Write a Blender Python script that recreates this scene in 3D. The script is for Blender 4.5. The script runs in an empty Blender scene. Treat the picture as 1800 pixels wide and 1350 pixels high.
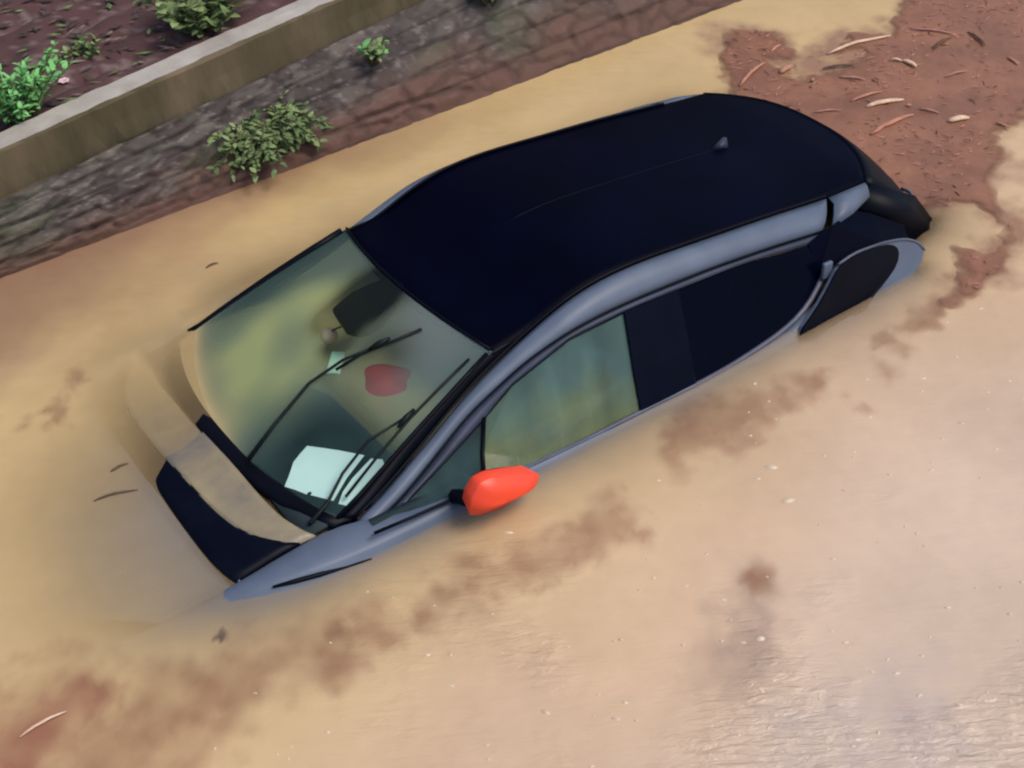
import bpy, bmesh, math, random
import numpy as np
from mathutils import Vector, Matrix, noise
from mathutils.bvhtree import BVHTree

S = bpy.context.scene
COL = S.collection
random.seed(7)
rng = np.random.default_rng(7)

# ------------------------------------------------------------ camera
cam_d = bpy.data.cameras.new('camera')
cam_d.sensor_width = 36.0
cam_d.lens = 2611.15 / 1800 * 36
cam_d.clip_end = 500
cam = bpy.data.objects.new('camera', cam_d)
COL.objects.link(cam)
rx = Vector((-0.82082200, 0.57065061, -0.02468036))
ry = Vector((0.39078136, 0.52953541, -0.75291578))      # image-down
rz = Vector((-0.41658273, -0.62765446, -0.65765394))    # forward
Rc = Matrix((rx, -ry, -rz)).transposed()
cam.matrix_world = Matrix.Translation((2.48710804, 4.04291113, 3.80804328)) @ Rc.to_4x4()
S.camera = cam

# ------------------------------------------------------------ sky, sun, exposure
SUN_EL, SUN_ROT = math.radians(58), math.radians(150)
W = bpy.data.worlds.new('World')
S.world = W
W.use_nodes = True
wn = W.node_tree.nodes
sky = wn.new('ShaderNodeTexSky')
sky.sky_type = 'NISHITA'
sky.sun_disc = False
sky.sun_elevation = SUN_EL
sky.sun_rotation = SUN_ROT
sky.dust_density = 3.0
sky.air_density = 1.0
wn['Background'].inputs['Strength'].default_value = 0.13
W.node_tree.links.new(sky.outputs[0], wn['Background'].inputs['Color'])
sd = bpy.data.lights.new('sun', 'SUN')
sd.energy = 1.5
sd.angle = math.radians(25)
sd.color = (1.0, 0.93, 0.82)
sun = bpy.data.objects.new('sun', sd)
COL.objects.link(sun)
sdir = Vector((math.sin(SUN_ROT) * math.cos(SUN_EL), math.cos(SUN_ROT) * math.cos(SUN_EL), math.sin(SUN_EL)))
sdir = Vector((-0.30, 0.42, 0.86)).normalized()
SUN_AZ = math.atan2(sdir.x, sdir.y)
sky.sun_elevation = math.asin(sdir.z)
sky.sun_rotation = SUN_AZ
sun.rotation_euler = sdir.to_track_quat('Z', 'Y').to_euler()
sun.location = sdir * 30
vs = S.view_settings
vs.view_transform = 'Standard'
vs.look = 'None'
vs.gamma = 1
vs.exposure = 0.35
S.render.engine = 'CYCLES'
S.cycles.filter_width = 2.2
S.cycles.transparent_max_bounces = 16
S.cycles.max_bounces = 8

# ------------------------------------------------------------ material helpers
def ramp(nt, fac, stops):
    r = nt.nodes.new('ShaderNodeValToRGB')
    el = r.color_ramp.elements
    while len(el) < len(stops): el.new(0.5)
    for e, (p, c) in zip(el, stops):
        e.position = p
        e.color = (*c, 1) if len(c) == 3 else c
    nt.links.new(fac, r.inputs[0])
    return r.outputs[0]

def tex(nt, scale, detail=4, rough=.55, stretch=None, rot=(0, 0, 0), kind='noise', dist=0):
    tc = nt.nodes.new('ShaderNodeTexCoord')
    mp = nt.nodes.new('ShaderNodeMapping')
    mp.inputs['Rotation'].default_value = rot
    nt.links.new(tc.outputs['Object'], mp.inputs[0])
    if stretch:
        mp2 = nt.nodes.new('ShaderNodeMapping'); mp2.inputs['Scale'].default_value = stretch
        nt.links.new(mp.outputs[0], mp2.inputs[0]); mp = mp2
    if kind == 'noise':
        n = nt.nodes.new('ShaderNodeTexNoise')
        n.inputs['Detail'].default_value = detail
        n.inputs['Roughness'].default_value = rough
        n.inputs['Distortion'].default_value = dist
    else:
        n = nt.nodes.new('ShaderNodeTexVoronoi')
    n.inputs['Scale'].default_value = scale
    nt.links.new(mp.outputs[0], n.inputs['Vector'])
    return n.outputs[0]

def mat(name, c1, c2=None, scale=8, rough=.5, spec=.5, bump=0, bscale=None, stretch=None, rot=(0,0,0), coat=0, metal=0, lo=.35, hi=.65, dist=.004, detail=4):
    m = bpy.data.materials.new(name)
    m.use_nodes = True
    nt = m.node_tree
    b = nt.nodes['Principled BSDF']
    b.inputs['Roughness'].default_value = rough
    b.inputs['Specular IOR Level'].default_value = spec
    b.inputs['Coat Weight'].default_value = coat
    b.inputs['Metallic'].default_value = metal
    if c2 is None: c2 = tuple(v * .8 for v in c1)
    t = tex(nt, scale, detail, stretch=stretch, rot=rot)
    nt.links.new(ramp(nt, t, [(lo, c1), (hi, c2)]), b.inputs['Base Color'])
    if bump:
        t2 = tex(nt, bscale or scale * 4, 5, stretch=stretch, rot=rot)
        bp = nt.nodes.new('ShaderNodeBump')
        bp.inputs['Strength'].default_value = bump
        bp.inputs['Distance'].default_value = dist
        nt.links.new(t2, bp.inputs['Height'])
        nt.links.new(bp.outputs[0], b.inputs['Normal'])
    return m

def glass(name, tint, refl=.06, rough=.03, sheen_film=False):
    m = bpy.data.materials.new(name)
    m.use_nodes = True
    nt = m.node_tree
    nt.nodes.remove(nt.nodes['Principled BSDF'])
    out = nt.nodes['Material Output']
    tr = nt.nodes.new('ShaderNodeBsdfTransparent')
    t = tex(nt, 3, 2)
    nt.links.new(ramp(nt, t, [(.3, tint), (.7, tuple(v * .9 for v in tint))]), tr.inputs[0])
    gl = nt.nodes.new('ShaderNodeBsdfGlossy')
    gl.inputs['Roughness'].default_value = rough
    lw = nt.nodes.new('ShaderNodeFresnel')
    lw.inputs[0].default_value = 1.0 + refl * 7
    mx = nt.nodes.new('ShaderNodeMixShader')
    nt.links.new(lw.outputs[0], mx.inputs[0])
    nt.links.new(tr.outputs[0], mx.inputs[1])
    nt.links.new(gl.outputs[0], mx.inputs[2])
    if sheen_film:      # painted reflections and light on the glass, some tide mud: colour and cover carried by the mesh
        a = nt.nodes.new('ShaderNodeAttribute'); a.attribute_name = 'sheen_film'
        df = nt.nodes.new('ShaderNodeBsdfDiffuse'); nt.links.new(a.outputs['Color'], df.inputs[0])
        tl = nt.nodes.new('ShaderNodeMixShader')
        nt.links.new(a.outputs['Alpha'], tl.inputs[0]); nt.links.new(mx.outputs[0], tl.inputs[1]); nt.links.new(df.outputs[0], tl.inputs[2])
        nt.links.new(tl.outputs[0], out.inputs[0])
        return m
    nt.links.new(mx.outputs[0], out.inputs[0])
    return m

M = {}
M['roof'] = mat('black_roof_paint', (.0007, .0013, .0085), (.0005, .0009, .0055), 3, rough=.45, spec=.03)
M['black'] = mat('black_plastic', (.0016, .0026, .0075), (.001, .0015, .004), 6, rough=.45, spec=.10)
M['silver'] = mat('grey_blue_paint', (.105, .134, .190), (.078, .102, .150), 4, rough=.42, spec=.28, bump=.04, bscale=60)
M['frame'] = mat('dull_door_frame', (.040, .050, .085), (.024, .032, .055), 5, rough=.5, spec=.25)
M['trim'] = mat('belt_trim', (.10, .105, .15), (.06, .065, .10), 6, rough=.4, spec=.3)
M['hood'] = mat('dark_hood_reflection', (.0012, .0022, .008), (.004, .006, .012), 5, rough=.4, spec=.08, lo=.5, hi=.8)  # dark tone paints a reflection onto the silver hood
M['pillar'] = mat('pillar_film', (.0018, .003, .011), (.0012, .002, .008), 6, rough=.4, spec=.045)
M['seam'] = mat('window_seam', (.022, .028, .048), (.015, .020, .036), 6, rough=.5, spec=.1)
M['silt_sheen'] = mat('hood_edge_sheen', (.31, .25, .145), (.13, .12, .115), 4, rough=.35, spec=.3, bump=.45, bscale=14, dist=.012, lo=.3, hi=.7)  # beige tone paints the reflection on the hood's rear edge
M['dash'] = mat('dark_dashboard', (.030, .045, .050), (.018, .028, .034), 5, rough=.8, spec=.2)
M['seat'] = mat('grey_seat_cloth', (.20, .22, .24), (.13, .15, .17), 12, rough=.9, spec=.1, bump=.3, bscale=120)
M['inner'] = mat('inner_trim', (.035, .06, .065), (.025, .04, .045), 6, rough=.8, spec=.1)
M['orange'] = mat('orange_mirror_paint', (.84, .075, .028), (.76, .055, .022), 4, rough=.4, spec=.4)
M['wiper'] = mat('wiper_rubber', (.004, .008, .010), (.002, .004, .005), 6, rough=.5, spec=.2)
M['paper'] = mat('white_paper', (.86, .88, .87), (.82, .84, .83), 4, rough=.8, spec=.1)
M['glass'] = glass('tinted_windscreen_glass', (.76, .92, .89), .022, sheen_film=True)
M['side_glass'] = glass('side_window_glass', (.50, .70, .68), .04, sheen_film=True)
M['dark_glass'] = mat('privacy_glass', (.0008, .0016, .0075), (.0005, .001, .005), 3, rough=.2, spec=.03)
M['red'] = mat('red_patch', (.62, .06, .06), (.45, .05, .06), 10, rough=.9, spec=.1)
M['peach'] = mat('peach_ball', (.95, .55, .38), (.9, .48, .32), 6, rough=.5)
M['mint'] = mat('pale_green_oblong', (.62, .78, .60), (.5, .68, .52), 6, rough=.6)
M['lamp'] = mat('tail_lamp_lens', (.001, .0018, .008), (.0006, .001, .005), 5, rough=.25, spec=.10)
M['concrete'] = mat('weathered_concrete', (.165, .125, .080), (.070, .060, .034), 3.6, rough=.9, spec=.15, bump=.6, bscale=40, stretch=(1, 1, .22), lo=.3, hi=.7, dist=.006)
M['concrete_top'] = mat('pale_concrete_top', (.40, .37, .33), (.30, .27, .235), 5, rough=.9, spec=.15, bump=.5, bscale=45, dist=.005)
M['twig_pale'] = mat('pale_wood', (.72, .52, .38), (.58, .38, .26), 30, rough=.8, spec=.2)
M['twig_pink'] = mat('pinkish_wood', (.48, .23, .165), (.36, .16, .115), 30, rough=.8, spec=.2)
M['twig_dark'] = mat('dark_wood', (.13, .075, .045), (.09, .05, .03), 30, rough=.8, spec=.2)
M['stem'] = mat('plant_stem', (.10, .09, .04), (.07, .06, .03), 20, rough=.8)
M['leaf_fresh'] = mat('fresh_leaf', (.23, .55, .19), (.13, .36, .11), 25, rough=.6, spec=.2)
M['leaf_mid'] = mat('mid_leaf', (.15, .215, .085), (.085, .13, .05), 25, rough=.6, spec=.2)
M['leaf_pale'] = mat('pale_leaf', (.24, .31, .13), (.15, .21, .085), 25, rough=.6, spec=.2)
M['petal'] = mat('pale_petal', (.8, .55, .55), (.7, .45, .48), 20, rough=.6)

def side_sheen(m, lowc, topc, cover):  # light in the side glass painted as a diffuse colour layer
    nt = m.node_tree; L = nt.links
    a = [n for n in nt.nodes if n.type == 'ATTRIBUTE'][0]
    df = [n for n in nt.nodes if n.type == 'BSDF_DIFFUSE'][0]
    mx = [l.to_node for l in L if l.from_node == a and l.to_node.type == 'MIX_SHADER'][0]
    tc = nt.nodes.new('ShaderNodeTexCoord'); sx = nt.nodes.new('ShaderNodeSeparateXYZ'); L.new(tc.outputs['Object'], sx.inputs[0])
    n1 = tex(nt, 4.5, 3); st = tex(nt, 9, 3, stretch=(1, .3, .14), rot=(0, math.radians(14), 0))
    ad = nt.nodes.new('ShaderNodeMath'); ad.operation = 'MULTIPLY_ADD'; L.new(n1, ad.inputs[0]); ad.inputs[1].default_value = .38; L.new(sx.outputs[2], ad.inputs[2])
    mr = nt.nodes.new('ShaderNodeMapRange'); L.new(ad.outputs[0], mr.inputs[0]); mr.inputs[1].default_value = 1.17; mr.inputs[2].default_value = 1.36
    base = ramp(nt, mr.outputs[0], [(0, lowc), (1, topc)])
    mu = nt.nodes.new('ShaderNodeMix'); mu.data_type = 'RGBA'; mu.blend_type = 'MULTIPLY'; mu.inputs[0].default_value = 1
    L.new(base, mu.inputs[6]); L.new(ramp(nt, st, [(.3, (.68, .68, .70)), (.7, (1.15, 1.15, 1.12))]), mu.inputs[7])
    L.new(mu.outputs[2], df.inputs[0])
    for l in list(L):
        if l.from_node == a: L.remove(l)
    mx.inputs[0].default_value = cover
M['quarter_glass'] = glass('quarter_window_glass', (.3, .42, .42), .04, sheen_film=True)
side_sheen(M['side_glass'], (.19, .23, .115), (.12, .21, .20), .52)
side_sheen(M['quarter_glass'], (.05, .10, .11), (.015, .02, .045), .55)

# ------------------------------------------------------------ object helpers
def tag(o, label=None, cat=None, group=None, kind=None):
    if label: o['label'] = label
    if cat: o['category'] = cat
    if group: o['group'] = group
    if kind: o['kind'] = kind
    return o

def empty(name, loc, label, cat, group=None):
    o = bpy.data.objects.new(name, None)
    o.empty_display_size = .1
    COL.objects.link(o)
    o.location = loc
    return tag(o, label, cat, group)

def mesh(name, vs_, fs, m, parent=None, smooth=True, mats=None, fm=None):
    me = bpy.data.meshes.new(name)
    me.from_pydata([tuple(v) for v in vs_], [], [tuple(f) for f in fs])
    for mm in (mats or [m]): me.materials.append(mm)
    if fm:
        for p, i in zip(me.polygons, fm): p.material_index = i
    me.validate()
    bm = bmesh.new(); bm.from_mesh(me)
    bmesh.ops.remove_doubles(bm, verts=bm.verts, dist=1e-5)
    bmesh.ops.recalc_face_normals(bm, faces=bm.faces)
    bm.to_mesh(me); bm.free()
    for p in me.polygons: p.use_smooth = smooth
    o = bpy.data.objects.new(name, me)
    COL.objects.link(o)
    if parent: o.parent = parent
    return o

def resample(pts, n):
    P = np.array(pts, float)
    d = np.r_[0, np.cumsum(np.linalg.norm(np.diff(P, axis=0), axis=1))]
    t = np.linspace(0, d[-1], n)
    Q = np.stack([np.interp(t, d, P[:, k]) for k in range(3)], 1)
    if n > 12:                                  # light smoothing of the polyline
        for _ in range(4):
            Q[1:-1] = .25 * Q[:-2] + .5 * Q[1:-1] + .25 * Q[2:]
    return Q

def grid(rows):
    """rows: list of equally long point lists -> verts, faces"""
    v = [p for r in rows for p in r]
    n = len(rows[0]); f = []
    for i in range(len(rows) - 1):
        for j in range(n - 1):
            f.append((i*n+j, i*n+j+1, (i+1)*n+j+1, (i+1)*n+j))
    return v, f

def thick(o, t, off=-1):
    md = o.modifiers.new('thickness', 'SOLIDIFY'); md.thickness = t; md.offset = off
    return o

def flip(pts): return [(p[0], -p[1], p[2]) for p in pts]

def tube_geo(pts, r, seg=6, taper=None, flat=1.0):
    P = [Vector(p) for p in pts]; v = []; f = []
    for i, p in enumerate(P):
        t = (P[min(i+1, len(P)-1)] - P[max(i-1, 0)]).normalized()
        a = t.cross(Vector((0, 0, 1)))
        if a.length < 1e-3: a = t.cross(Vector((1, 0, 0)))
        a.normalize(); b = t.cross(a)
        rr = r if taper is None else r * (taper[i] if i < len(taper) else taper[-1])
        for k in range(seg):
            an = 2 * math.pi * k / seg
            v.append(p + a * math.cos(an) * rr + b * math.sin(an) * rr * flat)
    for i in range(len(P) - 1):
        for k in range(seg):
            f.append((i*seg+k, i*seg+(k+1) % seg, (i+1)*seg+(k+1) % seg, (i+1)*seg+k))
    f.append(tuple(range(seg))[::-1]); f.append(tuple((len(P)-1)*seg+k for k in range(seg)))
    return v, f

def tube(name, pts, r, m, parent=None, **k):
    v, f = tube_geo(pts, r, **k)
    return mesh(name, v, f, m, parent)

def ngon(name, pts, m, parent, t=.006, smooth=False):
    """flat-ish panel from an outline; centre-fan so gentle curvature is kept"""
    o = mesh(name, pts, [tuple(range(len(pts)))], m, parent, smooth)
    return thick(o, t, 0)

def rbox(name, size, m, parent, loc=(0,0,0), rot=(0,0,0), bev=.03, seg=3):
    bm = bmesh.new()
    bmesh.ops.create_cube(bm, size=1)
    for v in bm.verts: v.co = Vector((v.co.x*size[0], v.co.y*size[1], v.co.z*size[2]))
    bmesh.ops.bevel(bm, geom=bm.edges[:], offset=bev, segments=seg, profile=.6, affect='EDGES')
    R = Matrix.Translation(loc) @ (Matrix.Rotation(rot[2],4,'Z') @ Matrix.Rotation(rot[1],4,'Y') @ Matrix.Rotation(rot[0],4,'X'))
    bm.transform(R)
    me = bpy.data.meshes.new(name); bm.to_mesh(me); bm.free()
    me.materials.append(m)
    for p in me.polygons: p.use_smooth = True
    o = bpy.data.objects.new(name, me); COL.objects.link(o)
    if parent: o.parent = parent
    return o

# value noise in numpy (for the big sheets)
def vnoise(x, y, seed=0, octaves=4):
    out = np.zeros_like(x); amp = 1.; tot = 0.
    for o in range(octaves):
        r = np.random.default_rng(seed * 31 + o).random((256, 256))
        xi = np.floor(x).astype(int); yi = np.floor(y).astype(int)
        fx = x - xi; fy = y - yi
        fx = fx*fx*(3-2*fx); fy = fy*fy*(3-2*fy)
        a = r[xi % 256, yi % 256]; b = r[(xi+1) % 256, yi % 256]
        c_ = r[xi % 256, (yi+1) % 256]; d = r[(xi+1) % 256, (yi+1) % 256]
        out += amp * ((a*(1-fx)+b*fx)*(1-fy) + (c_*(1-fx)+d*fx)*fy); tot += amp
        x = x*2.03+17; y = y*2.03+5; amp *= .5
    return out / tot

def sdist(X, Y, poly):
    """signed distance to polygon, positive inside"""
    P = np.array(poly, float); n = len(P)
    d = np.full(X.shape, 1e9); ins = np.zeros(X.shape, bool)
    for i in range(n):
        a = P[i]; b = P[(i+1) % n]; e = b-a
        t = np.clip(((X-a[0])*e[0]+(Y-a[1])*e[1])/max(e@e, 1e-9), 0, 1)
        d = np.minimum(d, np.hypot(X-a[0]-t*e[0], Y-a[1]-t*e[1]))
        c1 = (a[1] > Y) != (b[1] > Y)
        xx = a[0] + (Y-a[1])*e[0]/(e[1] if abs(e[1]) > 1e-9 else 1e-9)
        ins ^= c1 & (X < xx)
    return np.where(ins, d, -d)

def sstep(a, b, x):
    t = np.clip((x-a)/(b-a), 0, 1); return t*t*(3-2*t)

# ============================================================ THE CAR
# car axes: x forward, y to the near (left) side, z up, metres; the car floats nose-up by 3 degrees and leans
n_ = Vector((.055, .052, 1.)).normalized()
ORI = Vector((0, 0, .997))
xw = (Vector((1, 0, 0)) - n_ * n_.x).normalized()
yw = n_.cross(xw)
MW = Matrix((xw, yw, n_))
car = empty('flooded_car', (0, 0, 0), 'grey hatchback with a black roof and orange mirror, sunk to its windows in muddy water', 'car')
car.matrix_world = MW.to_4x4() @ Matrix.Translation(-ORI)
bpy.context.view_layer.update()
solids = []           # things the water thins out over

# ---- lower body shell
ST = [ # x, yi, zi, yc, zc, ym
 (1.99,.38,.62,.42,.60,.47),(1.93,.50,.70,.55,.68,.62),(1.80,.62,.775,.67,.755,.75),(1.62,.675,.845,.735,.825,.81),
 (1.43,.70,.888,.757,.893,.83),(1.32,.70,.905,.785,.912,.845),(1.20,.698,.925,.812,.924,.862),(1.00,.70,.945,.838,.930,.872),(.80,.795,.955,.845,.940,.876),
 (.50,.822,.958,.845,.948,.878),(0,.828,.962,.85,.952,.882),(-.5,.822,.972,.848,.962,.882),(-1.0,.80,1.010,.842,.99,.878),
 (-1.25,.775,1.09,.832,1.03,.872),(-1.5,.76,1.13,.822,1.04,.862),(-1.7,.74,1.12,.79,1.04,.832),(-1.85,.68,1.05,.74,.99,.78),(-1.99,.58,.92,.64,.88,.68)]
A = np.array(ST)
xs = np.linspace(1.99, -1.99, 70)
B = np.stack([np.interp(-xs, -A[:, 0], A[:, k]) for k in range(6)], 1)
for _ in range(2): B[1:-1, 1:] = .25*B[:-2, 1:]+.5*B[1:-1, 1:]+.25*B[2:, 1:]
rows = []
for (x, _, _, _, _, _), b in zip(B, B):
    yi, zi, yc, zc, ym = b[1:]
    prof = [(yi-.05, zi-.10), (yi-.012, zi-.012), (yi, zi), (yi*.5+yc*.5, (zi+zc)/2+.003), (yc, zc), (yc+.012, zc-.012),
            (yc*.4+ym*.6+.006, zc-.038), (ym+.025, zc-.085), (ym+.045, zc-.2), (ym+.004, .58), (ym-.01, .42), (ym-.07, .26), (ym-.2, .21)]
    rows.append([(x, p[0], p[1]) for p in prof] + [(x, -p[0], p[1]) for p in prof[::-1]])
v, f = grid(rows)
nr_ = len(rows[0])
f.append(tuple(range(nr_))); f.append(tuple(range((len(rows)-1)*nr_, len(rows)*nr_))[::-1])
body = mesh('body', v, f, M['silver'], car); solids.append(body)

# ---- side rails, roof, pillars
railF = [(.952,.700,.925),(.86,.683,.955),(.76,.660,.993),(.61,.620,1.055),(.44,.583,1.142),(.28,.548,1.205),(.10,.533,1.280),(-.06,.533,1.352),(-.20,.535,1.392),(-.35,.536,1.406),
         (-.50,.536,1.406),(-.78,.536,1.392),(-1.08,.536,1.378),(-1.43,.533,1.352)]
gap = [(.96,.800,.962),(.90,.790,.985),(.828,.785,1.012),(.65,.742,1.094),(.465,.698,1.187),(.19,.650,1.270),(-.031,.630,1.310),(-.235,.622,1.323),(-.442,.621,1.325),
       (-.727,.622,1.323),(-1.021,.629,1.311),(-1.311,.640,1.294)]
CCAM = np.array([2.6922, 4.2278, 4.4480])
def tuck(p):
    # the front pillars lie flatter than the plane of the side glass
    p = np.array(p, float)
    d = np.interp(p[0], [-.35, -.1, .05, .2, .45, .8, 1.0], [0, .012, .030, .070, .115, .10, .07])
    if p[2] < .985 and p[0] < .9: d = 0
    q = CCAM-p
    return tuple(p-d*q/np.linalg.norm(q))
gap = [tuck(p) for p in gap]
N = 60
RI = resample(railF, N); GA = resample(gap, N)
winTop = [(.94,.826,.982),(.80,.806,1.018),(.60,.764,1.090),(.415,.721,1.158),(.263,.683,1.222),(.12,.662,1.256),(-.02,.645,1.283),(-.238,.638,1.297),(-.35,.636,1.300),
          (-.542,.638,1.297),(-.863,.639,1.293),(-1.22,.656,1.267)]
WT = resample([tuck(p) for p in winTop], N)
nose_h = [0]
for side in (1, -1):
    sg = np.array([1, side, 1])
    rw = []
    for a, g in zip(RI, GA):
        mid = (a+g)/2 + np.array([0, .012, .016])
        rw.append([a*sg, (a*.75+g*.25+np.array([0, .006, .012]))*sg, mid*sg, (a*.25+g*.75+np.array([0, .012, .010]))*sg, (g+np.array([0,.003,.002]))*sg])
    thick(mesh('roof_rail', *grid(rw), M['silver'], car), .012)
    rw = [[(g+np.array([0, -.004, -.010]))*sg, (g*.5+w*.5+np.array([0, .004, .0]))*sg, (w+np.array([0, .003, .002]))*sg] for g, w in zip(GA, WT)]
    fr = thick(mesh('door_frame', *grid(rw), M['frame'], car), .02); solids.append(fr)
    tube('door_gap', [(g+np.array([0, .003, -.001]))*sg for g in GA], .0045, M['black'], car, seg=5)
    tube('roof_seal', [(a+np.array([0, -.006, .010]))*sg for a in RI], .0065, M['black'], car, seg=5)
    # rear end of the rail that belongs to the tailgate
    rr = [[np.array(p)*sg for p in r] for r in [
        [(-1.445,.531,1.352),(-1.435,.575,1.350),(-1.40,.615,1.322),(-1.36,.648,1.290)],
        [(-1.56,.528,1.350),(-1.55,.570,1.345),(-1.52,.600,1.325),(-1.50,.625,1.300)],
        [(-1.67,.520,1.345),(-1.665,.54,1.338),(-1.66,.555,1.325),(-1.655,.57,1.305)]]]
    thick(mesh('tailgate_rail', *grid(rr), M['silver'], car), .01)

roofE = resample([(.255,.545,1.262-.0)] + [p for p in railF[6:]] + [(-1.67,.520,1.345)], 44)
# roof: front edge bows forward, rear edge bows backward
rows = []
nu = 25
xe = roofE[:, 0]; xa, xb = .262, -1.67
for i in range(60):
    t = i/59
    r = []
    for j in range(nu):
        u = -1+2*j/(nu-1)
        x0 = .335-.085*abs(u)**2.0; x1 = -1.875+.205*abs(u)**2.6
        x = x0+(x1-x0)*t
        xc = min(max(x, xb), xa)
        ye = np.interp(-xc, -xe, roofE[:, 1])-.004; ze = np.interp(-xc, -xe, roofE[:, 2])+.004
        if x < xb: ze -= (xb-x)*.10; 
        if x > xa: ze -= (x-xa)*.36
        z = ze+.034*(1-abs(u)**2.2)
        r.append((x, ye*u, z))
    rows.append(r)
roof = thick(mesh('roof', *grid(rows), M['roof'], car), .02)
tube('roof_crease', [(-.15-.1*k, .012, 1.4415-.0001*k if 0 else np.interp(.15+.1*k, -xe, roofE[:, 2])+.0385) for k in range(13)], .0028, M['black'], roof, seg=5, flat=.6)
fin = mesh('antenna', [(-1.24,.0,1.395),(-1.34,.022,1.39),(-1.34,-.022,1.39),(-1.325,0,1.445),(-1.345,0,1.435)], [(0,1,3),(0,3,2),(1,4,3),(2,3,4),(1,2,4),(0,2,1)], M['frame'], roof)

# headliner so the cabin reads closed
# ---- tailgate (dark glass and spoiler flanks)
rows = []
for i in range(12):
    t = i/11; r = []
    for j in range(21):
        u = -1+2*j/20
        xt = -1.872+.20*abs(u)**2.6; xb_ = -2.17+.06*abs(u)**3
        yt = .525*u; yb = .62*u
        x = xt+(xb_-xt)*t; y = yt+(yb-yt)*t
        z = 1.350+.018*(1-u*u)-.02*t + (.98-1.350)*t**1.15
        x -= .035*math.sin(math.pi*t)
        r.append((x, y, z))
    rows.append(r)
tg = thick(mesh('tailgate', *grid(rows), M['black'], car), .02); solids.append(tg)
for side in (1, -1):
    top = [(-1.56,.575,1.290),(-1.66,.56,1.318),(-1.69,.532,1.338)]
    mid = [(-1.74,.63,1.18),(-1.86,.618,1.21),(-1.93,.585,1.225)]
    bot = [(-1.88,.70,1.02),(-2.02,.67,1.02),(-2.11,.620,1.00)]
    q = [[(p[0], p[1]*side, p[2]) for p in r] for r in (top, mid, bot)]
    fl = thick(mesh('tailgate_side', *grid(q), M['black'], car), .02); solids.append(fl)
tube('tail_highlight', [(-2.005,.50,1.175),(-2.03,.47,1.158),(-2.05,.41,1.140)], .008, M['silver'], car)  # silver strip added as a dull highlight on the tailgate

# ---- side glass, pillars, quarters
bdir = np.array([0, .857, .515])
def off(pts, d): return [tuple(np.array(p)+bdir*d) for p in pts]
fq = [tuck(p) for p in [(.935,.826,.979),(.80,.806,1.018),(.60,.766,1.088),(.425,.726,1.152)]]+[(.45,.752,1.03),(.50,.828,.965)]
fw = [tuck(p) for p in [(.415,.725,1.155),(.263,.685,1.220),(.12,.662,1.256),(-.02,.648,1.280)]]+[(-.16,.642,1.290),(-.30,.640,1.295),(-.25,.76,1.10),(-.235,.828,.974),(.0,.832,.966),(.249,.834,.962),(.485,.828,.964),(.44,.752,1.03)]
bp = [(-.28,.639,1.297),(-.542,.639,1.297),(-.515,.76,1.10),(-.50,.828,.974),(-.225,.829,.972),(-.24,.76,1.10)]
rw_ = [(-.53,.641,1.294),(-.863,.641,1.290),(-1.215,.658,1.264),(-1.235,.69,1.215),(-1.250,.713,1.17),(-1.215,.745,1.12),(-1.137,.773,1.071),(-.994,.798,1.028),(-.831,.810,1.004),(-.523,.825,.979),(-.495,.828,.976),(-.51,.76,1.10)]
cp = [(-1.215,.656,1.268),(-1.311,.643,1.296),(-1.37,.640,1.298),(-1.52,.590,1.290),(-1.62,.605,1.250),(-1.78,.665,1.165),(-1.72,.755,1.155),(-1.541,.752,1.205),(-1.379,.750,1.212),(-1.275,.755,1.200),(-1.245,.713,1.165)]
rq = [(-1.279,.768,1.207),(-1.379,.762,1.224),(-1.541,.765,1.216),(-1.66,.774,1.196),(-1.735,.784,1.160),(-1.769,.798,1.114),(-1.74,.815,1.06),(-1.6,.84,1.0),(-1.3,.85,.965),(-1.04,.85,.972),(-1.024,.835,1.012),(-1.13,.812,1.075),(-1.22,.785,1.14)]
rqi = [(-1.025,.835,1.012),(-1.125,.815,1.070),(-1.215,.788,1.135),(-1.272,.772,1.196),(-1.33,.767,1.212),(-1.40,.766,1.216),(-1.50,.768,1.212),(-1.575,.773,1.200),(-1.615,.785,1.165),(-1.60,.800,1.105),(-1.52,.818,1.058),(-1.43,.835,1.020),(-1.38,.85,.96),(-1.20,.852,.955),(-1.02,.85,.96)]
def chaikin(P_, n=2):
    for _ in range(n):
        Q_ = []
        for a, b in zip(P_, P_[1:]+P_[:1]):
            a = np.array(a); b = np.array(b)
            Q_ += [tuple(a*.75+b*.25), tuple(a*.25+b*.75)]
        P_ = Q_
    return P_
rqe = [tuple(p) for p in resample(rq[:6], 30)]
rq, rqi = chaikin(rq, 1), chaikin(rqi, 1)
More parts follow.
